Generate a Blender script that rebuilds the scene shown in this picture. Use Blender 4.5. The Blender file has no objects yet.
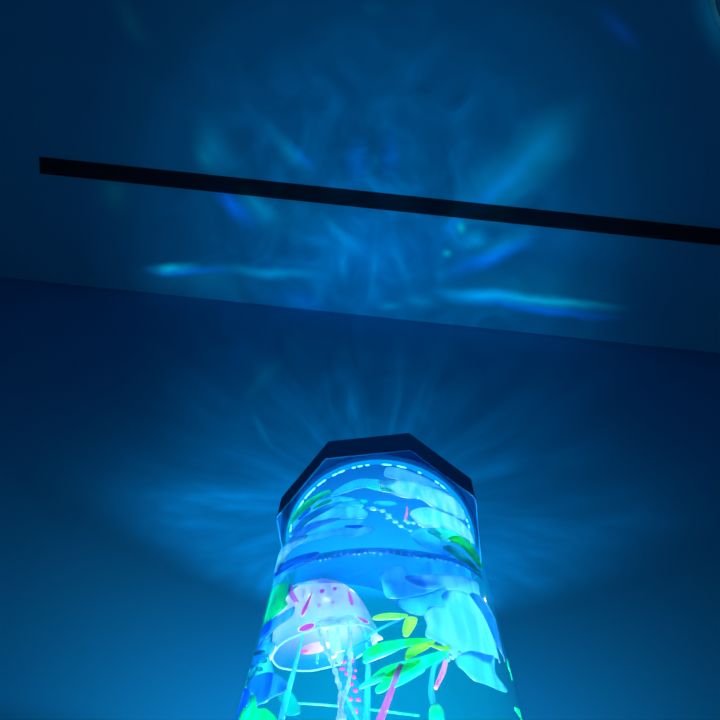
import bpy, bmesh, math, random
from mathutils import Vector, Matrix
from mathutils.geometry import delaunay_2d_cdt
from mathutils.bvhtree import BVHTree
random.seed(4)
S = bpy.context.scene
COL = S.collection
F = 680.0                      # focal length in pixels of the 720 frame
CZ = 0.60                      # camera height
H = 1.65                       # ceiling above camera
R_T = 0.0524                   # tube radius
D = 0.2015                     # distance of the lamp axis
HB = 0.32                      # underside of the cap above the camera
HT = 0.341                     # top of the cap above the camera

# ------------------------------------------------------------------ camera frame
def rc(x, y): return Vector((x-360, 360-y, -F))
Zc = rc(382, 151).normalized()
Yc = rc(379, 720); Yc = (Yc - Zc*Yc.dot(Zc)).normalized()
Xc = Yc.cross(Zc)
def W(x, y):
    r = rc(x, y); return Vector((r.dot(Xc), r.dot(Yc), r.dot(Zc))).normalized()
CAM = Vector((0, 0, CZ))
cam = bpy.data.cameras.new('camera'); co = bpy.data.objects.new('camera', cam); COL.objects.link(co)
m = Matrix((Xc, Yc, Zc)).to_4x4()
m.translation = CAM
co.matrix_world = m
cam.sensor_width = 36; cam.lens = F/720*36; cam.clip_start = 0.01
S.camera = co
def on_ceiling(x, y): w = W(x, y); return CAM + w*(H/w.z)
def on_plane(x, y, t):         # upright plane across the tube, t behind its axis
    w = W(x, y); return CAM + w*((D+t)/w.y)
def on_shell(x, y, rho, push=0.0):   # front of an upright cylinder of radius rho round the lamp axis
    w = W(x, y)
    a = w.x**2+w.y**2; b = -2*w.y*D; c = D*D-rho*rho
    q = b*b-4*a*c
    if q < 0:
        t = -b/(2*a)
        p = CAM+w*t
        v = Vector((p.x, p.y-D)); v = v.normalized()*rho
        return Vector((v.x, D+v.y, p.z))
    t = (-b-math.sqrt(q))/(2*a)
    return CAM + w*(t+push)

# ------------------------------------------------------------------ materials
def mat(name):
    m = bpy.data.materials.new(name); m.use_nodes = True
    nt = m.node_tree
    for n in list(nt.nodes): nt.nodes.remove(n)
    return m, nt, nt.nodes.new('ShaderNodeOutputMaterial')
def solid(name, col, rough=0.5, col2=None, scale=20, metal=0, bump=0, spec=0.5):
    m, nt, out = mat(name)
    b = nt.nodes.new('ShaderNodeBsdfPrincipled'); nt.links.new(b.outputs[0], out.inputs[0])
    b.inputs['Roughness'].default_value = rough; b.inputs['Metallic'].default_value = metal
    b.inputs['Specular IOR Level'].default_value = spec
    tc = nt.nodes.new('ShaderNodeTexCoord'); no = nt.nodes.new('ShaderNodeTexNoise')
    no.inputs['Scale'].default_value = scale; no.inputs['Detail'].default_value = 4
    nt.links.new(tc.outputs['Object'], no.inputs['Vector'])
    mx = nt.nodes.new('ShaderNodeMix'); mx.data_type = 'RGBA'
    mx.inputs[6].default_value = (*col, 1); mx.inputs[7].default_value = (*(col2 or [c*0.88 for c in col]), 1)
    nt.links.new(no.outputs[0], mx.inputs[0]); nt.links.new(mx.outputs[2], b.inputs['Base Color'])
    if bump:
        bp = nt.nodes.new('ShaderNodeBump'); bp.inputs['Strength'].default_value = bump; bp.inputs['Distance'].default_value = 0.002
        nt.links.new(no.outputs[0], bp.inputs['Height']); nt.links.new(bp.outputs[0], b.inputs['Normal'])
    return m
def film(name, col, col2=None, alpha=0.9, trans=0.7, scale=170, stretch=(1, 1, 0.25), gloss=0.06, thick=None):
    """thin tinted plastic or silk: diffuse and translucent, partly see-through, streaked with a second tint"""
    m, nt, out = mat(name); N = nt.nodes.new; L = nt.links.new
    tc = N('ShaderNodeTexCoord'); mp = N('ShaderNodeMapping'); mp.inputs['Scale'].default_value = stretch
    L(tc.outputs['Object'], mp.inputs['Vector'])
    no = N('ShaderNodeTexNoise'); no.inputs['Scale'].default_value = scale; no.inputs['Detail'].default_value = 2
    L(mp.outputs[0], no.inputs['Vector'])
    rp = N('ShaderNodeMapRange'); rp.inputs['From Min'].default_value = 0.38; rp.inputs['From Max'].default_value = 0.62
    L(no.outputs[0], rp.inputs['Value'])
    mx = N('ShaderNodeMix'); mx.data_type = 'RGBA'
    mx.inputs[6].default_value = (*col, 1); mx.inputs[7].default_value = (*(col2 or col), 1)
    L(rp.outputs[0], mx.inputs[0])
    df = N('ShaderNodeBsdfDiffuse'); tl = N('ShaderNodeBsdfTranslucent')
    L(mx.outputs[2], df.inputs[0]); L(mx.outputs[2], tl.inputs[0])
    m1 = N('ShaderNodeMixShader'); m1.inputs[0].default_value = trans; L(df.outputs[0], m1.inputs[1]); L(tl.outputs[0], m1.inputs[2])
    gl = N('ShaderNodeBsdfGlossy'); gl.inputs['Roughness'].default_value = 0.3
    m2 = N('ShaderNodeMixShader'); m2.inputs[0].default_value = gloss; L(m1.outputs[0], m2.inputs[1]); L(gl.outputs[0], m2.inputs[2])
    tr = N('ShaderNodeBsdfTransparent')
    m3 = N('ShaderNodeMixShader'); m3.inputs[0].default_value = alpha
    if thick:                                  # thicker silicone lets less through
        at = N('ShaderNodeAttribute'); at.attribute_name = thick; L(at.outputs['Fac'], m3.inputs[0]); L(at.outputs['Fac'], rp.inputs['Value'])
    L(tr.outputs[0], m3.inputs[1]); L(m2.outputs[0], m3.inputs[2])
    L(m3.outputs[0], out.inputs[0])
    return m
def glow(name, col, s):
    m, nt, out = mat(name)
    e = nt.nodes.new('ShaderNodeEmission'); e.inputs[0].default_value = (*col, 1); e.inputs[1].default_value = s
    nt.links.new(e.outputs[0], out.inputs[0]); return m

M_wall = solid('wall_paint', (0.02, 0.50, 0.76), 0.85, (0.02, 0.47, 0.73), 3, bump=0.05, spec=0.1)
M_ceil = solid('ceiling_paint', (0.02, 0.52, 0.78), 0.85, (0.02, 0.50, 0.76), 2, spec=0.1)
M_trim = solid('dark_trim', (0.004, 0.025, 0.04), 0.8, spec=0.1)
M_floor = solid('floor_wood', (0.05, 0.35, 0.5), 0.5, (0.04, 0.28, 0.42), 6)
M_cap = solid('cap_plastic', (0.05, 0.55, 0.85), 0.38, (0.05, 0.5, 0.8), 40, metal=0.65)
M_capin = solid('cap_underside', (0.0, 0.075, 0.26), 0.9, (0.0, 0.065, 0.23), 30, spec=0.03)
M_edge = solid('cap_edge', (0.0, 0.2, 0.45), 0.7, spec=0.05)
M_base = solid('base_plastic', (0.02, 0.03, 0.05), 0.35)
M_wood = solid('nightstand_wood', (0.12, 0.16, 0.2), 0.5, (0.08, 0.1, 0.14), 12)
M_led = glow('led_glow', (0.15, 0.85, 1.0), 2.4)
M_chrome = solid('rim_enamel', (0.4, 0.95, 0.98), 0.3)
M_opal = solid('opal_glass', (0.03, 0.45, 0.68), 0.5, spec=.1)
M_lens = solid('projector_lens', (0.3, 0.6, 0.8), 0.1)

def glass_mat():
    m, nt, out = mat('clear_acrylic'); N = nt.nodes.new; L = nt.links.new
    tr = N('ShaderNodeBsdfTransparent'); tr.inputs[0].default_value = (0.95, 0.98, 1, 1)
    gl = N('ShaderNodeBsdfGlossy'); gl.inputs['Roughness'].default_value = 0.05
    fr = N('ShaderNodeFresnel'); fr.inputs[0].default_value = 1.3
    mm = N('ShaderNodeMath'); mm.operation = 'MULTIPLY'; mm.inputs[1].default_value = 0.05; L(fr.outputs[0], mm.inputs[0])
    mx = N('ShaderNodeMixShader'); L(mm.outputs[0], mx.inputs[0]); L(tr.outputs[0], mx.inputs[1]); L(gl.outputs[0], mx.inputs[2])
    L(mx.outputs[0], out.inputs[0]); return m
M_glass = glass_mat()
def water_mat():
    m, nt, out = mat('scatter_glow_water'); N = nt.nodes.new; L = nt.links.new
    tr = N('ShaderNodeBsdfTransparent'); L(tr.outputs[0], out.inputs['Surface'])
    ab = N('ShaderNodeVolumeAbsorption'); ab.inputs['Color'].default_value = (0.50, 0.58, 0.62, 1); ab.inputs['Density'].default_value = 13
    em = N('ShaderNodeEmission'); em.inputs[0].default_value = (0.0, 0.52, 0.80, 1); em.inputs[1].default_value = 5.2  # emission stands in for LED light scattered in the water
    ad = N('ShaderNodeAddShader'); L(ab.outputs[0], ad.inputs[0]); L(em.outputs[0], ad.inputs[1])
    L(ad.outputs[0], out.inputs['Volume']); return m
M_water = water_mat()
def band_mat():
    m, nt, out = mat('water_line_band'); N = nt.nodes.new; L = nt.links.new
    tr = N('ShaderNodeBsdfTransparent'); df = N('ShaderNodeBsdfDiffuse'); df.inputs[0].default_value = (0.0, 0.07, 0.30, 1)
    uv = N('ShaderNodeTexCoord'); sp = N('ShaderNodeSeparateXYZ'); L(uv.outputs['Generated'], sp.inputs[0])
    no = N('ShaderNodeTexNoise'); no.inputs['Scale'].default_value = 30; mp = N('ShaderNodeMapping'); mp.inputs['Scale'].default_value = (1, 1, 12)
    L(uv.outputs['Object'], mp.inputs[0]); L(mp.outputs[0], no.inputs['Vector'])
    ml = N('ShaderNodeMath'); ml.operation = 'POWER'; ml.inputs[1].default_value = 1.3; L(sp.outputs[2], ml.inputs[0])
    m2 = N('ShaderNodeMath'); m2.operation = 'MULTIPLY'; L(ml.outputs[0], m2.inputs[0]); m2.inputs[1].default_value = 0.72
    mx = N('ShaderNodeMixShader'); L(m2.outputs[0], mx.inputs[0]); L(tr.outputs[0], mx.inputs[1]); L(df.outputs[0], mx.inputs[2])
    L(mx.outputs[0], out.inputs[0]); return m
M_band = band_mat()

PALE = film('pale_silk', (0.26, 0.78, 0.98), (0.12, 0.66, 0.98), 0.94)
WHITE = film('white_silk', (0.45, 0.97, 1.0), (0.12, 0.82, 1.0), 0.92)
AQUA = film('aqua_silk', (0.05, 0.60, 1.0), (0.02, 0.42, 0.98), 0.80)
CYAN = film('cyan_film', (0.02, 0.58, 0.98), (0.01, 0.40, 0.95), 0.72)
BLUE = film('blue_film', (0.01, 0.42, 0.98), (0.01, 0.28, 0.9), 0.75)
TEAL = film('teal_film', (0.01, 0.50, 0.62), (0.01, 0.42, 0.7), 0.7)
GREEN = film('green_film', (0.0, 0.90, 0.30), (0.0, 0.72, 0.48), 0.85)
LEAF = film('leaf_green', (0.02, 0.82, 0.14), (0.0, 0.78, 0.45), 0.92)
MINT = film('mint_film', (0.05, 0.92, 0.70), (0.02, 0.78, 0.62), 0.9)
LIME = film('lime_film', (0.45, 0.95, 0.22), (0.25, 0.9, 0.25), 0.95)
HAZEG = film('faint_green_film', (0.0, 0.62, 0.36), (0.0, 0.5, 0.4), 0.36)
BELL = film('bell_silicone', (0.02, 0.50, 0.95), (0.30, 0.40, 0.86), 0.62, 0.5, 40, (1, 1, 1), thick='thickness')
PINK = film('pink_paint', (1.0, 0.04, 0.55), (1.0, 0.03, 0.45), 1.0, 0.7)
ROSE = film('rose_paint', (1.0, 0.45, 0.78), (1.0, 0.6, 0.85), 0.85, 0.4)
CREAM = film('white_paint', (0.95, 0.92, 1.0), (0.8, 0.88, 1.0), 0.95, 0.4)
ARM = film('arm_silicone', (0.50, 0.74, 0.98), (0.25, 0.62, 1.0), 0.85, 0.5, 150, (1, 1, 1))
VEIL = film('veil_silicone', (0.0, 0.10, 0.65), (0.0, 0.15, 0.75), 0.5)
PURP = film('purple_film', (0.62, 0.22, 0.95), (0.55, 0.2, 0.9), 0.75)

# ------------------------------------------------------------------ object helpers
def link(name, bm, mats, parent=None, smooth=True, auto=False):
    me = bpy.data.meshes.new(name); bm.normal_update(); bm.to_mesh(me); bm.free()
    if smooth:
        for p in me.polygons: p.use_smooth = True
    for mm in (mats if isinstance(mats, (list, tuple)) else [mats]): me.materials.append(mm)
    o = bpy.data.objects.new(name, me); COL.objects.link(o)
    if parent:
        o.parent = parent
        o.matrix_parent_inverse = Matrix.Translation(parent.location).inverted() if parent.parent is None else Matrix.Identity(4)
    return o
def thing(name, label, cat, loc, group=None):
    o = bpy.data.objects.new(name, None); COL.objects.link(o); o.location = loc
    o.empty_display_size = 0.01
    o['label'] = label; o['category'] = cat
    if group: o['group'] = group
    return o
def struct(name, bm, m):
    o = link(name, bm, m, smooth=False); o['kind'] = 'structure'; return o
A6 = math.radians(6)
def rm(u, v, z): return Vector((u*math.cos(A6)-v*math.sin(A6), u*math.sin(A6)+v*math.cos(A6), z))
def to_uv(p): return (p.x*math.cos(A6)+p.y*math.sin(A6), -p.x*math.sin(A6)+p.y*math.cos(A6))
def box(bm, u0, u1, v0, v1, z0, z1, fn=rm):
    vs = [bm.verts.new(fn(u, v, z)) for z in (z0, z1) for (u, v) in ((u0, v0), (u1, v0), (u1, v1), (u0, v1))]
    for f in ((3, 2, 1, 0), (4, 5, 6, 7), (0, 1, 5, 4), (1, 2, 6, 5), (2, 3, 7, 6), (3, 0, 4, 7)):
        bm.faces.new([vs[i] for i in f])
def tube_path(bm, pts, rad, seg=10, mi=0):
    """a tapering round strand through the points"""
    P = [Vector(p) for p in pts]
    Q, Rr = [], []
    n = len(P); rads = rad if isinstance(rad, (list, tuple)) else [rad]*n
    for i in range(n-1):
        p0, p1, p2, p3 = P[max(i-1, 0)], P[i], P[i+1], P[min(i+2, n-1)]
        for k in range(6):
            t = k/6
            Q.append(0.5*((2*p1)+(p2-p0)*t+(2*p0-5*p1+4*p2-p3)*t*t+(3*p1-p0-3*p2+p3)*t**3))
            Rr.append(rads[i]*(1-t)+rads[i+1]*t)
    Q.append(P[-1]); Rr.append(rads[-1])
    rings = []; ref = Vector((0.3, 0.8, 0.1))
    for i, q in enumerate(Q):
        d = (Q[min(i+1, len(Q)-1)]-Q[max(i-1, 0)]).normalized()
        a = d.cross(ref).normalized(); b = d.cross(a)
        rings.append([bm.verts.new(q+(a*math.cos(2*math.pi*k/seg)+b*math.sin(2*math.pi*k/seg))*Rr[i]) for k in range(seg)])
    for r0, r1 in zip(rings, rings[1:]):
        for k in range(seg):
            bm.faces.new((r0[k], r0[(k+1) % seg], r1[(k+1) % seg], r1[k])).material_index = mi
    bm.faces.new(rings[0][::-1]).material_index = mi; bm.faces.new(rings[-1]).material_index = mi
def ball(bm, c, r, mi=0, sub=2, sc=(1, 1, 1)):
    g = bmesh.ops.create_icosphere(bm, subdivisions=sub, radius=1)
    for v in g['verts']:
        v.co = Vector((v.co.x*r*sc[0], v.co.y*r*sc[1], v.co.z*r*sc[2]))+Vector(c)
        for f in v.link_faces: f.material_index = mi
def smooth_loop(pts, k=4):
    n = len(pts); out = []
    for i in range(n):
        p0, p1, p2, p3 = pts[i-1], pts[i], pts[(i+1) % n], pts[(i+2) % n]
        for j in range(k):
            t = j/k
            out.append(tuple(0.5*((2*p1[a])+(p2[a]-p0[a])*t+(2*p0[a]-5*p1[a]+4*p2[a]-p3[a])*t*t+(3*p1[a]-p0[a]-3*p2[a]+p3[a])*t**3) for a in (0, 1)))
    return out
def inside(p, poly):
    c = False; n = len(poly)
    for i in range(n):
        (x0, y0), (x1, y1) = poly[i], poly[i-1]
        if (y0 > p[1]) != (y1 > p[1]) and p[0] < (x1-x0)*(p[1]-y0)/(y1-y0)+x0: c = not c
    return c
def blade(name, outline, m, parent, rho=None, t=None, curl=0.0012, thick=0.0007, step=3.0, sharp=False, seed=0):
    """a leaf or petal of real thickness whose face follows a cylinder (rho) or an upright plane (t) inside the tube"""
    poly = outline if sharp else smooth_loop(outline)
    if rho and parent.name.startswith(('silk', 'water_plant', 'grass')):   # lie close to the glass
        if parent.name == 'silk_flower': rho = .0440+(rho-.0385)*.68
        elif parent.name.endswith('water_plant.001'): rho = .0492+(rho-.0385)*.18; curl = min(curl, .0002)
        else: rho = .0478+(rho-.0385)*.34
        curl = min(curl, .0005); thick = .0005
    x0 = min(p[0] for p in poly); x1 = max(p[0] for p in poly); y0 = min(p[1] for p in poly); y1 = max(p[1] for p in poly)
    pts = [Vector(p) for p in poly]
    y = y0+step/2; row = 0
    while y < y1:
        x = x0+step/2+(row % 2)*step/2
        while x < x1:
            if inside((x, y), poly) and min((Vector((x, y))-q).length for q in pts[:len(poly)]) > step*0.5: pts.append(Vector((x, y)))
            x += step
        y += step; row += 1
    n = len(poly)
    vs, es, fs, *_ = delaunay_2d_cdt(pts, [(i, (i+1) % n) for i in range(n)], [], 1, 1e-4)
    bm = bmesh.new(); bv = []
    cx, cy = (x0+x1)/2, (y0+y1)/2; sx, sy = max(x1-x0, 1), max(y1-y0, 1)
    for v in vs:
        x, yy = v
        w = curl*(math.sin(5.0*(x-cx)/sx+seed)+math.cos(6.0*(yy-cy)/sy+2*seed))
        p = on_shell(x, yy, rho) if rho else on_plane(x, yy, t)
        bv.append(bm.verts.new(p+W(x, yy)*(w+2*abs(curl))))
    for f in fs:
        try: bm.faces.new([bv[i] for i in f])
        except ValueError: pass
    bmesh.ops.recalc_face_normals(bm, faces=bm.faces)
    o = link(name, bm, m, parent)
    s = o.modifiers.new('thickness', 'SOLIDIFY'); s.thickness = thick; s.offset = 0
    return o
def ngon_prism(bm, n, r0, r1, z0, z1, rot, c=(0, D), bevel=0):
    a = [[bm.verts.new((c[0]+r*math.cos(rot+2*math.pi*k/n), c[1]+r*math.sin(rot+2*math.pi*k/n), z)) for k in range(n)] for r, z in ((r0, z0), (r1, z1))]
    for k in range(n): bm.faces.new((a[0][k], a[0][(k+1) % n], a[1][(k+1) % n], a[1][k]))
    return a
def revolve(bm, prof, c=(0, D), n=96, closed=False, mi=0):
    rings = [[bm.verts.new((c[0]+r*math.cos(2*math.pi*k/n), c[1]+r*math.sin(2*math.pi*k/n), z)) for k in range(n)] for r, z in prof]
    pairs = list(zip(rings, rings[1:]))
    if closed: pairs.append((rings[-1], rings[0]))
    for r0, r1 in pairs:
        for k in range(n): bm.faces.new((r0[k], r0[(k+1) % n], r1[(k+1) % n], r1[k])).material_index = mi
    return rings

# ------------------------------------------------------------------ the room
ua, va = to_uv(on_ceiling(95, 287)); ub, vb = to_uv(on_ceiling(625, 343)); V_WALL = (va+vb)/2
_, t0 = to_uv(on_ceiling(95, 162)); _, t1 = to_uv(on_ceiling(630, 220)); T0 = (t0+t1)/2
_, t0 = to_uv(on_ceiling(95, 179)); _, t1 = to_uv(on_ceiling(630, 236)); T1 = (t0+t1)/2
ZC = CZ+H
UL, UR, VF = -1.3, 1.3, -1.3
b = bmesh.new(); box(b, UL-.1, UR+.1, V_WALL, V_WALL+.1, -.1, ZC+.1); struct('wall_back', b, M_wall)
b = bmesh.new(); box(b, UL-.1, UR+.1, VF-.1, VF, -.1, ZC+.1); struct('wall_front', b, M_wall)
b = bmesh.new(); box(b, UL-.1, UL, VF, V_WALL, -.1, ZC+.1); struct('wall_left', b, M_wall)
b = bmesh.new(); box(b, UR, UR+.1, VF, V_WALL, -.1, ZC+.1); struct('wall_right', b, M_wall)
b = bmesh.new(); box(b, UL, UR, VF, V_WALL, ZC, ZC+.1); struct('ceiling', b, M_ceil)
b = bmesh.new(); box(b, UL, UR, VF, V_WALL, -.1, 0); struct('floor', b, M_floor)
b = bmesh.new(); box(b, -0.80, UR, T0, T1, ZC-.006, ZC); struct('trim_1', b, M_trim)

# ceiling light in the corner of the view
cl = on_ceiling(806, -34)
ct = thing('ceiling_light', 'round ceiling light with a thin bright rim on the dark ceiling', 'ceiling light', (cl.x, cl.y, ZC))
rr = (on_ceiling(711, 16)-cl).length
b = bmesh.new(); revolve(b, [(rr-.004, ZC-.0), (rr, ZC-.004), (rr, ZC-.028), (rr-.0015, ZC-.030), (rr-.003, ZC-.028), (rr-.004, ZC)], (cl.x, cl.y)); link('rim', b, M_chrome, ct)
b = bmesh.new(); rg = revolve(b, [((rr-.008)*math.cos(a), ZC-.012-.05*math.sin(a)) for a in [i*math.pi/2/12 for i in range(12)]]+[(.001, ZC-.062)], (cl.x, cl.y)); b.faces.new(rg[-1]); link('diffuser', b, M_opal, ct)

# nightstand that carries the lamp
TT = CZ-0.02
lu, lv = to_uv(Vector((0, D, 0)))
nt_ = thing('nightstand', 'plain dark nightstand against the wall under the jellyfish lamp', 'nightstand', rm(lu, V_WALL-.16, 0))
b = bmesh.new(); box(b, lu-.22, lu+.22, lv-.085, V_WALL-.004, TT-.025, TT); link('tabletop', b, M_wood, nt_, smooth=False)
b = bmesh.new(); box(b, lu-.20, lu+.20, lv-.07, V_WALL-.012, TT-.16, TT-.0255); link('drawer_box', b, M_wood, nt_, smooth=False)
for su in (-.19, .16):
    for v in (lv-.07, V_WALL-.045):
        b = bmesh.new(); box(b, lu+su, lu+su+.03, v, v+.03, 0, TT-.1605); link('leg', b, M_wood, nt_, smooth=False)

# ------------------------------------------------------------------ the lamp
ROT = math.radians(15.5)
zb, zt = CZ+HB, CZ+HT
lamp = thing('jellyfish_lamp', 'tall round aquarium lamp with an octagonal dark cap, glowing blue', 'lamp', (0, D, TT))
RC = 0.0570
b = bmesh.new()
a = ngon_prism(b, 8, RC, RC+.0006, zb, zt, ROT)
i0 = [b.verts.new((v.co.x*.0+ (v.co.x)*0.8, D+(v.co.y-D)*0.8, zt)) for v in a[1]]
i1 = [b.verts.new((v.co.x*0.8, D+(v.co.y-D)*0.8, zt-.006)) for v in a[1]]
for k in range(8):
    j = (k+1) % 8
    b.faces.new((a[1][k], a[1][j], i0[j], i0[k])); b.faces.new((i0[k], i0[j], i1[j], i1[k]))
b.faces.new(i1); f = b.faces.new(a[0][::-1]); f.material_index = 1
bmesh.ops.recalc_face_normals(b, faces=b.faces)
cap = link('cap', b, [M_cap, M_capin], lamp, smooth=False)
b = bmesh.new()
for r_, dz in ((RC+.0003, 0), (RC-.0030, -.0007)):
    o_ = [Vector((r_*math.cos(ROT+k*math.pi/4), D+r_*math.sin(ROT+k*math.pi/4), zb+dz)) for k in range(8)]
    for k in range(8):
        p, q = o_[k], o_[(k+1) % 8]
        tube_path(b, [p, (p+q)/2, q], 0.00055, 6)
    break
e = link('edge_trim', b, M_edge, cap)
b = bmesh.new(); rg = revolve(b, [(.03, zt-.0059), (.03, zt-.004), (.02, zt-.002), (.001, zt-.001)], n=48); b.faces.new(rg[-1]); link('lens', b, M_lens, cap)
b = bmesh.new(); revolve(b, [(R_T, zb), (R_T, TT+.05), (R_T-.0006, TT+.05), (R_T-.0006, zb)], closed=True); link('tube', b, M_glass, lamp)
b = bmesh.new(); rg = revolve(b, [(R_T-.0008, zb-.0006), (R_T-.0008, TT+.052)], n=72); b.faces.new(rg[0]); b.faces.new(rg[1][::-1]); bmesh.ops.recalc_face_normals(b, faces=b.faces); link('water', b, M_water, lamp, smooth=True)
b = bmesh.new(); a = ngon_prism(b, 8, RC+.008, RC, TT, TT+.05, ROT); b.faces.new(a[0][::-1])
rg = [b.verts.new((R_T*.86*math.cos(ROT+k*math.pi/4), D+R_T*.86*math.sin(ROT+k*math.pi/4), TT+.05)) for k in range(8)]
for k in range(8): b.faces.new((a[1][k], a[1][(k+1) % 8], rg[(k+1) % 8], rg[k]))
b.faces.new(rg); bmesh.ops.recalc_face_normals(b, faces=b.faces); link('base', b, M_base, lamp, smooth=False)
# ring of small lights under the cap
b = bmesh.new()
tube_path(b, [Vector((.0493*math.cos(t), D+.0493*math.sin(t), zb-.0024)) for t in [math.radians(176+188*k/40) for k in range(41)]], .0012, 8)
ring = link('light_ring', b, glow('ring_glow', (0.0, 0.35, 0.95), 1.1), lamp)
def dash(name, par, a0, da, rr, z, m, hh):
    b = bmesh.new()
    g = bmesh.ops.create_icosphere(b, subdivisions=2, radius=1)
    c, s = math.cos(a0), math.sin(a0)
    for v in g['verts']:
        x, y, zz = v.co.x*rr*da, v.co.y*.0005, v.co.z*hh
        v.co = Vector(((rr+y)*c - x*s, D+(rr+y)*s + x*c, z+zz))
    return link(name, b, m, par)
for k in range(44):
    ang = math.radians(180+4.1*k+random.uniform(-.6, .6))
    dash('led', ring, ang, random.uniform(.014, .060), R_T-.0040, zb-.0022-random.choice((0, .0012)), M_led, .00045)
WL = [(268, 583), (276, 571), (300, 559), (335, 551), (372, 548), (410, 550), (445, 556), (470, 565), (488, 577)]
def wl(x):
    for (x0, y0), (x1, y1) in zip(WL, WL[1:]):
        if x0 <= x <= x1: return y0+(y1-y0)*(x-x0)/(x1-x0)
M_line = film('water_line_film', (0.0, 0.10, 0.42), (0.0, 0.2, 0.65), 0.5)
M_shade = film('painted_shade_film', (0.0, 0.10, 0.42), (0.0, 0.16, 0.5), 0.48, 0.55, 50, (1, 1, 6))
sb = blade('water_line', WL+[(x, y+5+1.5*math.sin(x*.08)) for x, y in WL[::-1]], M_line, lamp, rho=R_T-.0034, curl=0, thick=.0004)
blade('water_shade', [(x, y+2) for x, y in WL[1:-1]]+[(478, 592), (440, 602), (400, 606), (384, 592), (350, 584), (310, 584), (276, 596)], M_shade, sb, rho=.0405, curl=0, thick=.0004)  # dark film painted in for the shaded zone under the water line
BUB = film('bubble_skin', (0.35, 0.85, 1.0), None, 0.75)
x = 296
while x < 462:
    p = on_shell(x, wl(x)+4.5+random.uniform(-1.5, 1.5), R_T-.0042)
    dash('bubble', sb, math.atan2(p.y-D, p.x), random.uniform(.008, .02), R_T-.0042, p.z, BUB, random.uniform(.0004, .0008))
    x += random.uniform(3, 8)

# ------------------------------------------------------------------ jellyfish
def q5(x, y): return (260+x/4.5, 560+y/4.5)
jc_px = q5(292, 378)
jc = on_plane(*jc_px, -0.010)
v = (jc-CAM).normalized(); dist = (jc-CAM).length; S5 = dist/F/4.5
S5 = S5 * (rc(*jc_px).normalized().dot(Vector((0, 0, -1))))
eu = (Yc*0 + Vector((0, 0, 1))); 
# image up / right at the jellyfish
upd = W(jc_px[0], jc_px[1]-5)-W(jc_px[0], jc_px[1]+5); upd = (upd-v*upd.dot(v)).normalized()
rt = v.cross(upd).normalized()
roll = math.radians(10.5); el = math.radians(21)
u2 = upd*math.cos(roll)-rt*math.sin(roll); r2 = rt*math.cos(roll)+upd*math.sin(roll)
axis = u2*math.cos(el)+v*math.sin(el)
fwd = r2.cross(axis)
def J(a, b_, c): return jc + (r2*a + fwd*b_ + axis*c)*S5
bm = None
jelly = thing('jellyfish', 'pale lavender jellyfish with pink streaks and trailing arms inside the lamp', 'jellyfish', jc)
bm = bmesh.new(); lay = bm.verts.layers.float.new('thickness')
prof = [(238, -22), (241, -6), (238, 14), (232, 45), (222, 90), (207, 140), (184, 188), (150, 230), (105, 262), (55, 280), (3, 286)]
NS = 64; rings = []
for r, z in prof:
    rings.append([bm.verts.new(J(r*(1+(.025*math.cos(8*2*math.pi*k/NS) if z < 20 else 0))*math.cos(2*math.pi*k/NS), r*math.sin(2*math.pi*k/NS), z+(2*math.cos(8*2*math.pi*k/NS) if z < 10 else 0))) for k in range(NS)])
for a_, b_ in zip(rings, rings[1:]):
    for k in range(NS): bm.faces.new((a_[k], a_[(k+1) % NS], b_[(k+1) % NS], b_[k]))
bm.faces.new(rings[-1])
for (r, z), rg in zip(prof, rings):
    for q in rg: q[lay] = 0.34+0.42*min(1, max(0, (z-10)/130))
bmesh.ops.recalc_face_normals(bm, faces=bm.faces)
tree = BVHTree.FromBMesh(bm)
def mark(x, y, lx, ly, ang, mi, back=False, lift=0.0006, tip=False):
    """a painted mark lying on the bell"""
    ca, sa = math.cos(math.radians(ang)), math.sin(math.radians(ang)); vv = []
    for k in range(20):
        t = 2*math.pi*k/20; ex, ey = lx*math.cos(t), ly*math.sin(t)
        if tip: ey *= (0.55+0.45*math.cos(t))
        vv.append((x+ex*ca-ey*sa, y+ex*sa+ey*ca))
    hits = []
    for px in vv+[(x, y)]:
        d = W(*q5(*px)); h = tree.ray_cast(CAM, d)
        if h[0] is None: return
        if back:
            h2 = tree.ray_cast(h[0]+d*.0005, d)
            if h2[0] is not None: h = h2
        hits.append(h[0]-d*lift)
    marks.append((hits, mi))
marks = []
for (x, y, lx, ly, ang, tip) in ((212, 197, 58, 12, 115, True), (405, 164, 42, 12, 75, True), (210, 303, 36, 13, -20, False), (460, 268, 30, 10, 30, True), (450, 146, 11, 6, 45, False), (280, 140, 11, 8, -30, False), (337, 129, 9, 8, 0, False), (330, 192, 8, 8, 0, False), (265, 206, 7, 7, 0, False)):
    mark(x, y, lx*1.12+3, ly+5, ang, 2, False, .0004, tip); mark(x, y, lx, ly, ang, 1 if lx > 8.5 else 3, False, .0008, tip)
for (x, y, lx, ly, ang) in ((480, 205, 6, 6, 0), (503, 222, 6, 8, 0), (140, 250, 5, 9, 20)): mark(x, y, lx, ly, ang, 2)
mark(248, 396, 74, 25, -12, 3, True, .0012); mark(196, 412, 22, 9, -12, 1, True, .0018)
for hits, mi in marks:
    vs = [bm.verts.new(h) for h in hits]
    for k in range(20): bm.faces.new((vs[k], vs[(k+1) % 20], vs[20])).material_index = mi
bell = link('bell', bm, [BELL, PINK, CREAM, ROSE], jelly)
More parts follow.
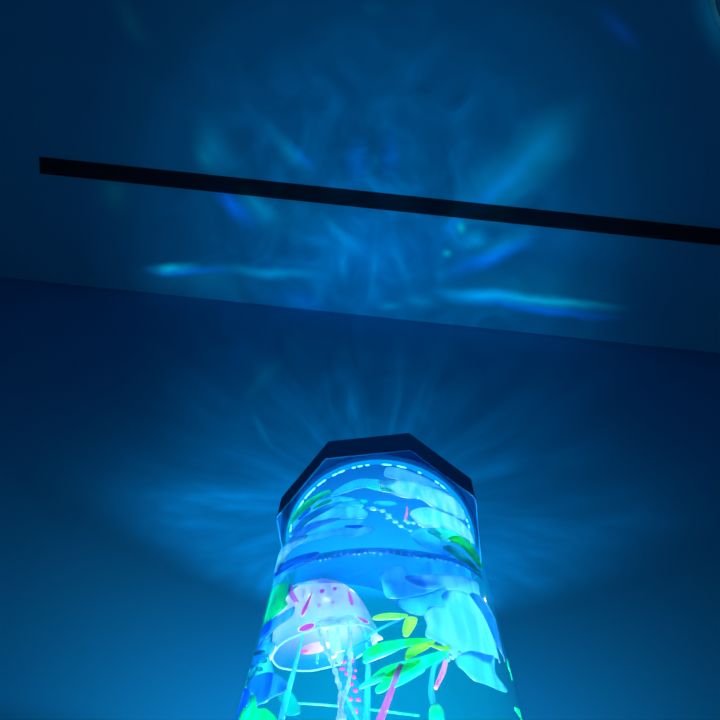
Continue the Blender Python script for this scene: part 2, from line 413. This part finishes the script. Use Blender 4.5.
# rim bead and two flared lappets
bm = bmesh.new()
tube_path(bm, [J(239*math.cos(t), 239*math.sin(t), -20+2*math.cos(8*t)) for t in [2*math.pi*k/48 for k in range(49)]], 4.2*S5, 8)
link('bell_rim', bm, film('rim_silicone', (0.35, 0.85, 1.0), None, 0.8), jelly)
def jp(x, y, c=0.0):                                     # a point on the upright plane through the jellyfish
    w = W(*q5(x, y)); n = (Vector((0, -1, 0.35))).normalized()
    p0 = jc+Vector((0, c, 0)); return CAM + w*((p0-CAM).dot(n)/w.dot(n))
def strand(name, pts, wpx, m, c=0.0, par=jelly, ruffle=0, seg=10):
    bm = bmesh.new()
    P = [jp(x, y, c) for x, y in pts]
    ws = wpx if isinstance(wpx, (list, tuple)) else [wpx]*len(P)
    tube_path(bm, P, [w*S5 for w in ws], seg)
    if ruffle:
        for vv in bm.verts:
            k = math.sin(vv.co.z*900)*math.cos(vv.co.x*1500+vv.co.z*500)
            vv.co += Vector((k, -.5*k, k*.4))*ruffle*S5
    return link(name, bm, m, par)
for pts in ([(500, 330), (528, 335), (552, 353), (525, 362), (508, 378), (500, 355)], [(66, 385), (74, 392), (62, 425), (48, 448), (42, 440), (52, 410)]):
    blade('lappet', [q5(*p) for p in pts], CREAM, jelly, t=-0.018, curl=.0004, step=2.0)
strand('hub', [(265, 288), (300, 296), (345, 288), (400, 278)], [14, 20, 17, 11], CREAM, 0, ruffle=3)
strand('trunk', [(328, 295), (332, 340), (340, 385), (352, 430), (360, 455)], [34, 28, 27, 24, 12], film('trunk_silicone', (0.20, 0.50, 0.92), (0.28, 0.58, 0.95), 0.5), .002)
strand('oral_arm', [(262, 300), (275, 352), (300, 410), (330, 475), (350, 540), (364, 600), (362, 650), (376, 730)], [8, 9, 8, 8, 8, 7, 9, 9], ARM, -.004, ruffle=5)
strand('oral_arm', [(392, 282), (405, 330), (405, 420), (405, 480), (398, 560), (380, 610), (360, 665), (352, 730)], [8, 10, 9, 8, 8, 7, 7, 7], ARM, -.003, ruffle=4)
strand('oral_arm', [(372, 590), (400, 640), (432, 705), (445, 730)], [5, 6, 6, 6], AQUA, -.001)
strand('oral_arm', [(320, 440), (338, 428), (345, 415), (380, 408)], [7, 9, 5, 2], CREAM, -.003, ruffle=4)
strand('tentacle', [(197, 325), (178, 400), (152, 500), (120, 615), (92, 735)], [4, 6, 9, 11, 12], CYAN, -.006)
strand('tentacle', [(455, 278), (474, 340), (485, 450), (483, 600), (479, 735)], [6, 8, 10, 12, 14], CYAN, .0)
strand('tentacle', [(258, 425), (256, 462)], [6, 6], CYAN, .004)
strand('tentacle', [(402, 412), (448, 378), (505, 354)], [4, 5, 6], AQUA, -.001)
rib = [(368, 440), (432, 438), (428, 520), (470, 600), (468, 735), (405, 735), (372, 640), (352, 545), (362, 490)]
bm = bmesh.new(); bm.free()
veil = blade('arm_ribbon', [q5(*p) for p in rib], VEIL, jelly, t=-.004, curl=.0008)
for (x, y, a, c) in ((375, 458, 14, 9), (415, 455, 10, 8), (370, 490, 14, 8), (392, 511, 13, 10), (423, 527, 10, 9), (430, 497, 7, 6), (412, 560, 10, 8), (430, 588, 12, 9), (405, 627, 13, 9), (442, 628, 11, 9), (427, 682, 14, 12), (381, 607, 9, 8), (360, 645, 8, 22)):
    bm = bmesh.new(); ball(bm, (0, 0, 0), 1)
    p = on_plane(*q5(x, y), -.0062)
    for vv in bm.verts: vv.co = p + (rt*vv.co.x*a + upd*vv.co.y*c + v*vv.co.z*5)*S5
    link('spot', bm, PINK, jelly)

# ------------------------------------------------------------------ plants inside the tube
def q6(L): return [(370+x/4, 540+y/4) for x, y in L]
def q1(L): return [(270+x/6, 440+y/6) for x, y in L]
def q2(L): return [(370+x/6, 440+y/6) for x, y in L]
def q3(L): return [(225+x/7.2, 540+y/7.2) for x, y in L]
def q4(L): return [(225+x/7.2, 620+y/7.2) for x, y in L]
def stick(name, pts, wpx, m, par, rho=None, t=None, seg=8):
    bm = bmesh.new()
    P = [on_shell(x, y, rho) if rho else on_plane(x, y, t) for x, y in pts]
    ws = wpx if isinstance(wpx, (list, tuple)) else [wpx]*len(P)
    tube_path(bm, P, [w*(p-CAM).length/F for w, p in zip(ws, P)], seg)
    return link(name, bm, m, par)
fl = thing('silk_flower', 'large pale blue silk flower with green leaves beside the jellyfish', 'flower', on_plane(*q6([(320, 450)])[0], -.03))
blade('petal', q6([(195, 118), (230, 90), (300, 75), (360, 85), (420, 110), (455, 165), (480, 235), (400, 190), (320, 160), (240, 150), (205, 140)]), CYAN, fl, rho=.0385, seed=1)
blade('petal', q6([(38, 140), (70, 115), (120, 106), (150, 122), (165, 158), (230, 180), (280, 190), (210, 215), (110, 233), (62, 222), (48, 170)]), AQUA, fl, rho=.0395, seed=2)
blade('petal', q6([(140, 148), (230, 140), (330, 140), (405, 155), (450, 190), (490, 265), (505, 330), (440, 260), (380, 215), (300, 195), (240, 195), (180, 185)]), PALE, fl, rho=.042, seed=3)
blade('petal', q6([(118, 240), (180, 232), (240, 218), (300, 196), (300, 262), (240, 265), (215, 300), (160, 290), (122, 265)]), AQUA, fl, rho=.0415, seed=4)
blade('petal', q6([(288, 218), (330, 200), (390, 215), (440, 258), (490, 345), (522, 420), (543, 488), (498, 468), (470, 500), (400, 470), (345, 470), (310, 430), (260, 400), (222, 380), (230, 340), (218, 300), (250, 270), (298, 262)]), PALE, fl, rho=.0445, seed=5)
blade('petal', q6([(345, 470), (400, 445), (470, 460), (496, 470), (500, 535), (548, 608), (470, 578), (415, 558), (375, 520), (352, 500)]), AQUA, fl, rho=.0452, seed=6)
blade('petal', q6([(400, 215), (450, 235), (500, 320), (530, 410), (548, 485), (500, 400), (455, 300)]), PALE, fl, rho=.0475, seed=7, curl=.0004)
blade('leaf', q6([(14, 308), (60, 294), (105, 294), (152, 302), (105, 316), (20, 319)]), LIME, fl, rho=.041, curl=.0004, seed=1)
blade('leaf', q6([(142, 314), (190, 318), (155, 382), (132, 374)]), LIME, fl, rho=.042, curl=.0004, seed=2)
blade('leaf', q6([(-30, 455), (10, 425), (80, 404), (200, 394), (245, 402), (180, 420), (110, 438), (0, 486), (-18, 480)]), LEAF, fl, rho=.040, curl=.0006, seed=3)
blade('leaf', q6([(-25, 478), (40, 455), (105, 434), (102, 446), (20, 478), (-20, 492)]), MINT, fl, rho=.044, curl=.0003, seed=3)
blade('leaf', q6([(140, 475), (150, 440), (200, 418), (262, 403), (235, 430), (200, 450), (165, 470)]), LIME, fl, rho=.0465, curl=.0004, seed=4)
blade('leaf', q6([(-35, 585), (10, 545), (70, 505), (200, 470), (300, 438), (322, 452), (255, 495), (190, 530), (110, 570), (40, 612), (20, 596), (55, 560), (0, 582)]), GREEN, fl, rho=.042, curl=.0006, seed=5)
blade('leaf', q6([(60, 545), (120, 505), (200, 480), (170, 515), (110, 545)]), LEAF, fl, rho=.0438, curl=.0003, seed=5)
blade('leaf', q6([(100, 578), (150, 545), (212, 516), (216, 526), (160, 560), (105, 586)]), MINT, fl, rho=.0455, curl=.0003, seed=6)
blade('leaf', q6([(-40, 583), (0, 556), (50, 530), (60, 540), (10, 572), (-36, 594)]), MINT, fl, rho=.0455, curl=.0003, seed=6)
blade('leaf', q6([(225, 410), (270, 425), (310, 425), (318, 440), (270, 435)]), LIME, fl, rho=.0475, curl=.0002, seed=7)
stick('stem', q6([(-20, 395), (35, 358), (130, 312)]), 1.2, CYAN, fl, rho=.039)
stick('stem', q6([(300, 470), (262, 495), (248, 550), (246, 615), (258, 665)]), [1.4, 2.4, 2.4, 3.0, 2.6], TEAL, fl, rho=.042)
bm = bmesh.new(); ball(bm, on_shell(*q6([(266, 702)])[0], .041), .0026, sc=(.95, .9, 1.7)); link('bud', bm, GREEN, fl)
bm = bmesh.new()
for (x, y, r) in ((318, 462, 2.6), (326, 445, 2.2), (312, 478, 2.4), (358, 453, 2.0), (330, 470, 2.0)):
    p = on_shell(*q6([(x, y)])[0], .049); ball(bm, p, r*(p-CAM).length/F)
link('flower_centre', bm, WHITE, fl)
o = stick('stamen', q6([(304, 482), (290, 530), (262, 592)]), [2.2, 2.6, 1.8], ROSE, fl, rho=.046); o['label'] = 'pink stamen'
re = thing('reed', 'thin straight purple reed between the jellyfish and the silk flower', 'reed', on_shell(*q6([(75, 620)])[0], .0435))
stick('stalk', q6([(122, 500), (90, 590), (62, 665), (32, 740)]), [2.4, 2.8, 3.2, 3.8], PURP, re, rho=.0475)
# reflected contents by the cap, modelled as solid petals and leaves
f2 = thing('silk_flower', 'reflected white silk flower just under the cap, green at its edge', 'flower', on_shell(450, 500, .04))
blade('petal', q2([(85, 212), (105, 165), (200, 178), (280, 208), (350, 238), (440, 300), (500, 370), (420, 330), (330, 290), (240, 262), (150, 232)]), PALE, f2, rho=.0400, seed=1)
blade('petal', q2([(50, 262), (80, 241), (170, 245), (260, 255), (330, 280), (420, 290), (500, 345), (545, 405), (570, 475), (480, 448), (400, 415), (300, 352), (220, 347), (140, 322), (100, 290), (70, 296)]), WHITE, f2, rho=.0440, seed=2)
blade('petal', q2([(240, 440), (280, 412), (340, 406), (420, 420), (500, 460), (580, 525), (628, 620), (560, 575), (480, 535), (400, 524), (320, 520), (270, 482)]), WHITE, f2, rho=.0420, seed=3)
blade('petal', q2([(238, 572), (280, 540), (350, 530), (410, 560), (430, 620), (500, 690), (420, 690), (350, 662), (285, 622)]), CYAN, f2, rho=.0400, seed=5)
blade('petal', q2([(340, 545), (420, 530), (500, 548), (560, 590), (500, 600), (460, 610), (400, 580)]), MINT, f2, rho=.0425, seed=5)
blade('leaf', q2([(470, 592), (530, 578), (590, 615), (640, 680), (670, 770), (600, 692), (540, 632)]), LEAF, f2, rho=.0455, seed=6, curl=.0004)
blade('leaf', q2([(440, 642), (490, 637), (550, 682), (615, 740), (655, 800), (590, 752), (520, 706), (470, 672)]), MINT, f2, rho=.0465, seed=7, curl=.0003)
blade('leaf', q2([(-20, 276), (40, 282), (130, 305), (150, 318), (60, 304), (0, 290)]), MINT, f2, rho=.043, curl=.0003)
bs = thing('spot_reflection', 'short row of pale beads, reflection of the arm spots under the cap', 'reflection', on_shell(*q2([(150, 490)])[0], .045))  # reflected arm spots, modelled as beads on a thread
bl = [(18, 412, 4), (75, 425, 3.4), (112, 450, 3.2), (104, 470, 2), (120, 465, 2.4), (152, 490, 3.4), (186, 517, 3), (212, 485, 2.4), (230, 495, 3), (262, 497, 2.6), (300, 510, 2), (243, 544, 2.4), (320, 520, 2.2)]
stick('thread', q2([(-20, 405), (18, 412), (75, 425), (112, 450), (152, 490), (186, 517), (243, 544)]), .9, TEAL, bs, rho=.0455)
for x, y, r in bl:
    p = on_shell(*q2([(x, y)])[0], .047); bm = bmesh.new(); ball(bm, p, .5*r*(p-CAM).length/F*1.1, sc=(1.7, 1, .8)); link('bead', bm, film('bead_mint', (0.25, 0.9, 0.9), None, .9) if x == 18 else bpy.data.materials['bead_mint'], bs)
r2_ = thing('reed', 'tiny reflected purple reed tip below the reflected flower near the cap', 'reed', on_shell(*q2([(217, 450)])[0], .043))  # part of the reflection, modelled as a solid reed tip
stick('stalk', q2([(222, 400), (222, 430), (214, 472)]), [.8, 1.2, 1.8], PURP, r2_, rho=.0435)
# reflected fronds in the upper left, modelled as solid blades
p1 = thing('water_plant', 'reflected blue water plant with green blades under the left of the cap', 'plant', on_shell(330, 510, .04))
for k, pts in enumerate(([(130, 520), (190, 430), (280, 372), (400, 338), (520, 360), (560, 400), (440, 400), (320, 430), (220, 480)],
                         [(110, 580), (170, 500), (270, 440), (380, 415), (500, 400), (585, 432), (560, 470), (430, 470), (290, 500), (190, 560)],
                         [(85, 650), (140, 580), (240, 510), (380, 485), (560, 480), (480, 520), (360, 540), (250, 570), (160, 620)],
                         [(120, 640), (220, 575), (360, 545), (480, 525), (560, 520), (628, 533), (580, 560), (470, 580), (380, 572), (260, 600)])):
    blade('frond', q1(pts), (CYAN, AQUA, CYAN, AQUA)[k], p1, rho=.0400+.001*k, seed=k+1, curl=.0004)
blade('blade', q1([(130, 560), (200, 470), (320, 400), (430, 372), (340, 425), (230, 490), (160, 560)]), TEAL, p1, rho=.0450, seed=2, curl=.0002)
blade('blade', q1([(100, 620), (180, 540), (280, 490), (420, 470), (300, 515), (200, 570), (130, 625)]), PALE, p1, rho=.0460, seed=3, curl=.0002)
blade('blade', q1([(450, 520), (500, 512), (560, 518), (520, 528)]), BLUE, p1, rho=.0460, seed=3, curl=.0002)
blade('blade', q1([(92, 535), (120, 470), (190, 390), (270, 335), (352, 300), (360, 314), (300, 352), (230, 410), (170, 460), (120, 512)]), GREEN, p1, rho=.0445, seed=3, curl=.0004)
blade('blade', q1([(255, 412), (300, 380), (360, 358), (365, 370), (300, 400)]), GREEN, p1, rho=.0430, seed=4, curl=.0003)
blade('blade', q1([(360, 335), (440, 272), (540, 236), (660, 240), (760, 262), (700, 300), (560, 285), (440, 318)]), TEAL, p1, rho=.0385, seed=5, curl=.0004)
blade('blade', q1([(415, 382), (530, 358), (585, 366), (545, 384)]), HAZEG, p1, rho=.0415, curl=.0003)
blade('blade', q1([(620, 375), (700, 368), (760, 382), (700, 392)]), HAZEG, p1, rho=.0415, curl=.0003)
blade('blade', q1([(170, 480), (215, 425), (245, 408), (225, 440)]), BLUE, p1, rho=.0460, curl=.0002)
blade('blade', q1([(20, 790), (50, 700), (80, 645), (140, 602), (222, 568), (205, 600), (130, 655), (85, 715), (45, 800)]), WHITE, p1, rho=.0478, curl=.0002)  # reflected highlight streak, modelled as a white blade
# plant along the left glass
p2 = thing('water_plant', 'green and blue water plant along the left glass behind the jellyfish', 'plant', on_shell(262, 680, .04))
def q7(L): return [(220+x/6, 480+y/6) for x, y in L]
def q8(L): return [(220+x/6, 600+y/6) for x, y in L]
for k, (pts, mm) in enumerate((
    (q8([(50, 760), (110, 540), (180, 350), (240, 310), (290, 345), (318, 420), (310, 520), (290, 600), (230, 620), (200, 560), (150, 570), (110, 640), (90, 760)]), CYAN),
    (q8([(188, 300), (212, 200), (270, 150), (312, 135), (300, 185), (255, 228), (210, 290)]), BLUE),
    (q8([(176, 345), (205, 292), (275, 238), (300, 220), (290, 262), (240, 296), (205, 320)]), CYAN),
    (q8([(212, 185), (240, 90), (270, -5), (300, -60), (350, -90), (410, -100), (422, -50), (390, -5), (405, 30), (335, 88), (290, 130), (232, 165)]), GREEN),
    (q7([(305, 622), (340, 560), (420, 520), (520, 492), (575, 484), (480, 524), (400, 566), (330, 640)]), CYAN),
    (q7([(320, 590), (380, 505), (480, 455), (590, 432), (570, 462), (460, 500), (385, 545)]), BLUE),
    (q8([(182, 340), (215, 310), (268, 304), (250, 321), (205, 334)]), GREEN),
    (q8([(118, 530), (150, 430), (195, 393), (228, 400), (200, 460), (150, 512)]), MINT),
    (q8([(68, 760), (105, 580), (140, 530), (180, 560), (160, 630), (118, 700), (110, 780)]), BLUE),
    (q8([(118, 800), (130, 660), (170, 640), (185, 575), (215, 580), (222, 650), (280, 655), (345, 720), (330, 800)]), GREEN))):
    blade('frond', pts, mm, p2, rho=.0400+.0011*k, seed=k, curl=.0002)
blade('frond', q4([(378, 510), (402, 468), (490, 535), (542, 662), (438, 682), (402, 600)]), HAZEG, p2, rho=.0400, seed=11, curl=.0004)
blade('frond', q3([(215, 720), (300, 600), (400, 540), (500, 480), (470, 560), (380, 620), (300, 700), (240, 790)]), BLUE, p2, rho=.0425, seed=12, curl=.0004)
blade('frond', q4([(150, 330), (190, 250), (280, 180), (360, 160), (330, 240), (250, 300), (180, 380)]), CYAN, p2, rho=.0455, seed=13, curl=.0004)
blade('frond', q4([(60, 690), (100, 540), (150, 440), (230, 400), (330, 380), (420, 420), (440, 500), (330, 560), (200, 640), (110, 780)]), BLUE, p2, rho=.0415, seed=14, curl=.0004)
blade('frond', q4([(250, 290), (290, 275), (300, 300), (262, 312)]), MINT, p2, rho=.0465, curl=.0001)
blade('frond', q4([(228, 350), (262, 338), (268, 360), (236, 370)]), MINT, p2, rho=.0465, curl=.0001)
stick('tendril', q4([(520, 600), (720, 612), (1000, 640), (1400, 690)]), 1.0, HAZEG, p2, t=.012)
tb = thing('reflection_band', 'curved purple reflection with a pale arc at the upper left of the jellyfish', 'ribbon', on_shell(*q3([(490, 390)])[0], .044))  # reflection modelled as a solid purple band and pale arc
stick('band', q3([(478, 340), (476, 385), (515, 445)]), [2.2, 2.6, 2.2], PURP, tb, rho=.0492)
stick('arc', q3([(490, 332), (540, 316), (600, 312), (690, 318)]), [.8, 1.3, 1.3, .5], WHITE, tb, rho=.0492)
# slivers at the right glass
p3 = thing('grass_blade', 'small green grass blade at the right edge of the glass', 'plant', on_shell(512, 670, .046))
blade('blade', q6([(548, 470), (556, 488), (568, 520), (577, 560), (562, 530), (552, 500)]), GREEN, p3, rho=.0485, curl=.0001, step=1.5)
p4 = thing('grass_blade', 'green grass blade at the lower right edge of the glass', 'plant', on_shell(520, 715, .046))
blade('blade', q6([(578, 668), (600, 684), (618, 715), (628, 750), (606, 715), (590, 690)]), GREEN, p4, rho=.0480, curl=.0001, step=1.5)

# ------------------------------------------------------------------ lights
def lamp_light(name, kind, loc, power, col, rot=None, **kw):
    l = bpy.data.lights.new(name, kind); l.energy = power; l.color = col
    for k, vv in kw.items(): setattr(l, k, vv)
    o = bpy.data.objects.new(name, l); COL.objects.link(o); o.location = loc
    if rot: o.rotation_euler = rot
    return o
WHT = (0.92, 0.86, 1.0)
for (a, rr_, z, p, aim, cone_) in ((90, .044, .215, .62, (0, -.85, .5), 150), (48, .044, .19, .62, (-.3, -.75, .6), 150), (132, .044, .19, .62, (.3, -.75, .6), 150), (65, .044, .285, .8, (-.2, -.95, .1), 150), (115, .044, .285, .8, (.2, -.95, .1), 150),
                                   (225, .044, .115, .42, (.15, .22, 1), 110), (70, .044, .125, .3, (0, -.9, .3), 150), (110, .044, .125, .3, (0, -.9, .3), 150), (270, .044, .11, .42, (0, .25, 1), 110), (315, .044, .115, .42, (-.15, .22, 1), 110), (195, .045, .13, .3, (.1, .12, 1), 100), (345, .045, .13, .3, (-.1, .12, 1), 100)):
    a = math.radians(a)          # added fill lights without a visible source, aimed at the tube contents
    lamp_light('contents_fill', 'SPOT', (rr_*math.cos(a), D+rr_*math.sin(a), CZ+z), p, WHT, Vector(aim).to_track_quat('-Z', 'Y').to_euler(), shadow_soft_size=0.0, spot_size=math.radians(cone_), spot_blend=.6)
lamp_light('upper_fill', 'SPOT', (0, D-.008, CZ+.300), .13, WHT, (0, 0, 0), shadow_soft_size=0.0, spot_size=math.radians(165), spot_blend=.5)  # added unseen fill light that brightens the upper contents
lamp_light('base_led', 'AREA', (0, D, TT+.054), 0.20, WHT, (math.pi, 0, 0), shape='DISK', size=.07)
# projector in the cap: a bulb behind a rippled lens
pl = lamp_light('projector', 'POINT', (0, D, zt+.001), 1.0, (1, 1, 1), shadow_soft_size=0.0)
LP = Vector(pl.location)
l = pl.data; l.use_nodes = True; nt = l.node_tree; N = nt.nodes.new; L = nt.links.new
for n in list(nt.nodes): nt.nodes.remove(n)
out = N('ShaderNodeOutputLight'); em = N('ShaderNodeEmission'); L(em.outputs[0], out.inputs[0])
geo = N('ShaderNodeTexCoord')
sx = N('ShaderNodeSeparateXYZ'); L(geo.outputs['Normal'], sx.inputs[0])
def mth(op, a, b=None, c=None, clamp=False):
    n = N('ShaderNodeMath'); n.operation = op; n.use_clamp = clamp
    for i, q in enumerate((a, b, c)):
        if q is None: continue
        if isinstance(q, (int, float)): n.inputs[i].default_value = q
        else: L(q, n.inputs[i])
    return n.outputs[0]
SIGN = 1
zz = mth('MAXIMUM', mth('MULTIPLY', sx.outputs[2], SIGN), 0.02)
u = mth('DIVIDE', mth('MULTIPLY', sx.outputs[0], SIGN), zz); vv_ = mth('DIVIDE', mth('MULTIPLY', sx.outputs[1], SIGN), zz)
cmb = N('ShaderNodeCombineXYZ'); L(u, cmb.inputs[0]); L(vv_, cmb.inputs[1])
def vmath(op, a, b=None, c=None):
    n = N('ShaderNodeVectorMath'); n.operation = op
    for i, q in enumerate((a, b, c)):
        if q is None: continue
        if isinstance(q, (tuple, Vector)): n.inputs[i].default_value = q
        else: L(q, n.inputs[i])
    return n.outputs[0]
rad = mth('SQRT', mth('ADD', mth('MULTIPLY', u, u), mth('MULTIPLY', vv_, vv_)))
# ripples of the lens bend the pattern a little
nz = N('ShaderNodeTexNoise'); nz.inputs['Scale'].default_value = 9; nz.inputs['Detail'].default_value = 3; L(cmb.outputs[0], nz.inputs['Vector'])
wob = vmath('MULTIPLY_ADD', nz.outputs['Color'], (0.036, 0.036, 0), (-0.018, -0.018, 0))
puv = vmath('ADD', cmb.outputs[0], wob)
def sstep(x, a, b):
    n = N('ShaderNodeMapRange'); n.interpolation_type = 'SMOOTHSTEP'; L(x, n.inputs[0])
    n.inputs[1].default_value = a; n.inputs[2].default_value = b; n.inputs[3].default_value = 0; n.inputs[4].default_value = 1
    return n.outputs[0]
# fan of rays: noise along the bearing
inv = mth('DIVIDE', 1.0, mth('MAXIMUM', rad, 0.02))
def uvpix(px, py):
    w = W(px, py); p = CAM + w*(H/w.z)
    if to_uv(p)[1] > V_WALL:                       # that ray meets the wall first
        nrm = rm(0, 1, 0); p = CAM + w*((rm(0, V_WALL, 0)-CAM).dot(nrm)/w.dot(nrm))
    d = p-LP; return Vector((d.x/d.z, d.y/d.z))
c0 = uvpix(378, 505)
du = mth('SUBTRACT', u, c0.x); dv = mth('SUBTRACT', vv_, c0.y)
rq = mth('MAXIMUM', mth('SQRT', mth('ADD', mth('MULTIPLY', du, du), mth('MULTIPLY', dv, dv))), 0.02)
dirv = N('ShaderNodeCombineXYZ'); L(mth('DIVIDE', du, rq), dirv.inputs[0]); L(mth('DIVIDE', dv, rq), dirv.inputs[1]); L(mth('MULTIPLY', rq, 0.45), dirv.inputs[2])
rn = N('ShaderNodeTexNoise'); rn.inputs['Scale'].default_value = 5.5; rn.inputs['Detail'].default_value = 3; rn.inputs['Roughness'].default_value = .6; L(dirv.outputs[0], rn.inputs['Vector'])
rays = mth('MULTIPLY', mth('POWER', mth('MULTIPLY', rn.outputs[0], 1.75), 3.2), mth('MULTIPLY', sstep(vv_, .08, .24), sstep(rq, .02, .2)))
up = sstep(sx.outputs[2], 0.0*SIGN, 0.15*SIGN)
cone = mth('SUBTRACT', 1.0, sstep(rad, 0.85, 1.3))
core = mth('POWER', 2.718, mth('MULTIPLY', mth('MULTIPLY', rad, rad), -16.0))
wisp = N('ShaderNodeTexNoise'); wisp.inputs['Scale'].default_value = 11; wisp.inputs['Detail'].default_value = 4; wisp.inputs['Distortion'].default_value = 1.2; L(puv, wisp.inputs['Vector'])
wi = mth('POWER', mth('MULTIPLY', wisp.outputs[0], 1.8), 3.0)
ringn = mth('ADD', 1.0, mth('MULTIPLY', mth('SINE', mth('MULTIPLY', rad, 62.0)), mth('MULTIPLY', mth('SUBTRACT', 1.0, sstep(rad, .45, .7)), .09)))
BASE_I, RAY_I, CORE_I, SPILL_I = 0.13, 0.10, 0.28, 0.02
far = mth('SUBTRACT', 1.0, mth('MULTIPLY', sstep(rad, 0.3, 0.95), 0.62))
side = mth('SUBTRACT', 1.0, mth('MULTIPLY', mth('MULTIPLY', sstep(rad, 0.3, 0.6), 0.85), mth('SUBTRACT', 1.0, sstep(mth('MULTIPLY', vv_, inv), 0.28, 0.66))))
cone = mth('MULTIPLY', cone, mth('MULTIPLY', far, side))
lum = mth('MULTIPLY', cone, mth('ADD', mth('MULTIPLY', BASE_I, ringn), mth('MULTIPLY', rays, RAY_I)))
lum2 = mth('MULTIPLY', core, mth('ADD', mth('MULTIPLY', wi, CORE_I), 0.10))
tot = mth('ADD', mth('ADD', lum, lum2), SPILL_I)
def vscale(vec, f):
    n = N('ShaderNodeVectorMath'); n.operation = 'SCALE'; n.inputs[0].default_value = vec; L(f, n.inputs[3]); return n.outputs[0]
acc = vscale((0.0, 0.48, 0.95), tot)
CY, BL, GR, TQ = (0, .75, 1.0), (0, .16, 1.0), (0, .9, .55), (0, .65, .8)
blobs = [  # picture place, reach along and across, slope, tint, strength
 (172, 268, 34, 8, 2, CY, .9), (190, 273, 60, 6, 2, BL, .7), (168, 266, 14, 6, 0, GR, .5), (272, 273, 70, 9, 3, CY, .5), (205, 280, 90, 26, 3, TQ, .18),
 (530, 299, 110, 9, 5, CY, .85), (480, 296, 60, 12, 4, (0, .5, 1), .9), (545, 309, 90, 7, 6, BL, .9), (560, 300, 60, 5, 5, GR, .35), (520, 290, 130, 34, 5, TQ, .2),
 (234, 208, 34, 14, 42, BL, .95), (258, 205, 40, 16, 45, TQ, .45), (290, 152, 46, 13, 52, TQ, .40), (303, 160, 30, 7, 52, BL, .4), (212, 150, 44, 26, 70, TQ, .30), (204, 160, 22, 10, 60, GR, .18),
 (508, 178, 120, 38, -42, TQ, .42), (545, 150, 60, 40, -50, CY, .22), (488, 195, 120, 12, -42, BL, .35), (464, 228, 9, 9, 0, GR, .8), (446, 254, 7, 7, 0, GR, .7), (478, 238, 20, 14, 0, CY, .4), (500, 246, 50, 16, -25, CY, .4), (492, 256, 60, 12, -22, BL, .9),
 (356, 165, 14, 36, 0, BL, .30), (390, 158, 14, 36, 0, BL, .28), (375, 255, 130, 70, 0, (0, .35, 1), .30), (340, 235, 40, 8, 45, CY, .25), (372, 270, 7, 40, 5, CY, .2), (400, 265, 34, 8, 65, CY, .22), (390, 305, 20, 8, 0, CY, .35), (345, 265, 7, 26, 0, CY, .25), (420, 300, 30, 10, 10, CY, .25), (300, 300, 50, 14, 8, BL, .25),
 (130, 22, 40, 16, 50, GR, .06), (116, 195, 30, 20, 80, GR, .08), (620, 30, 40, 14, 50, BL, .22), (712, 20, 60, 24, 65, CY, .20), (375, 8, 20, 14, 0, GR, .06), (300, 220, 90, 40, 20, TQ, .12), (560, 240, 90, 50, 0, (0, .45, 1), .16),
 (266, 378, 50, 10, -50, GR, .10), (240, 350, 34, 18, -50, BL, .12), (262, 430, 30, 5, 60, CY, .10), (350, 410, 5, 46, 6, CY, .09), (398, 400, 5, 50, 0, CY, .10), (330, 395, 4, 40, -10, CY, .06), (430, 400, 5, 50, 20, CY, .06),
]
for (px, py, la, lb, ang, tint, st) in blobs:
    c = uvpix(px, py); ca, sa = math.cos(math.radians(ang)), math.sin(math.radians(ang))
    def ext(dx, dy, n):                       # reach measured on the side that stays on the same surface
        k = 2.0; q = uvpix(px+dx*k, py+dy*k)-c; q2_ = uvpix(px-dx*k, py-dy*k)-c
        q = q if q.length < q2_.length else -q2_
        return q*(n/k)
    a = ext(ca, sa, la); bb = ext(-sa, ca, lb)
    mp = N('ShaderNodeMapping'); mp.vector_type = 'TEXTURE'; L(puv, mp.inputs[0])
    mp.inputs['Location'].default_value = (c.x, c.y, 0); mp.inputs['Rotation'].default_value = (0, 0, math.atan2(a.y, a.x)); mp.inputs['Scale'].default_value = (a.length, bb.length, 1)
    g = N('ShaderNodeTexGradient'); g.gradient_type = 'SPHERICAL'; L(mp.outputs[0], g.inputs[0])
    gq = mth('POWER', g.outputs['Fac'], 1.6)
    acc = vmath('ADD', acc, vscale(tuple(x*st for x in tint), gq))
fin = N('ShaderNodeVectorMath'); fin.operation = 'SCALE'; L(acc, fin.inputs[0]); L(up, fin.inputs[3])
L(fin.outputs[0], em.inputs[0]); em.inputs[1].default_value = 52.0

# ------------------------------------------------------------------ picture settings
wd = bpy.data.worlds.new('world'); S.world = wd; wd.use_nodes = True
wd.node_tree.nodes['Background'].inputs[0].default_value = (0, 0.01, 0.03, 1)
vs = S.view_settings; S.display_settings.display_device = 'sRGB'
vs.view_transform = 'Standard'; vs.look = 'None'; vs.gamma = 1; vs.use_curve_mapping = False; vs.exposure = 0.0
S.cycles.transparent_max_bounces = 32; S.cycles.max_bounces = 8; S.cycles.diffuse_bounces = 4
S.cycles.sample_clamp_indirect = 4.0
S.cycles.use_denoising = True
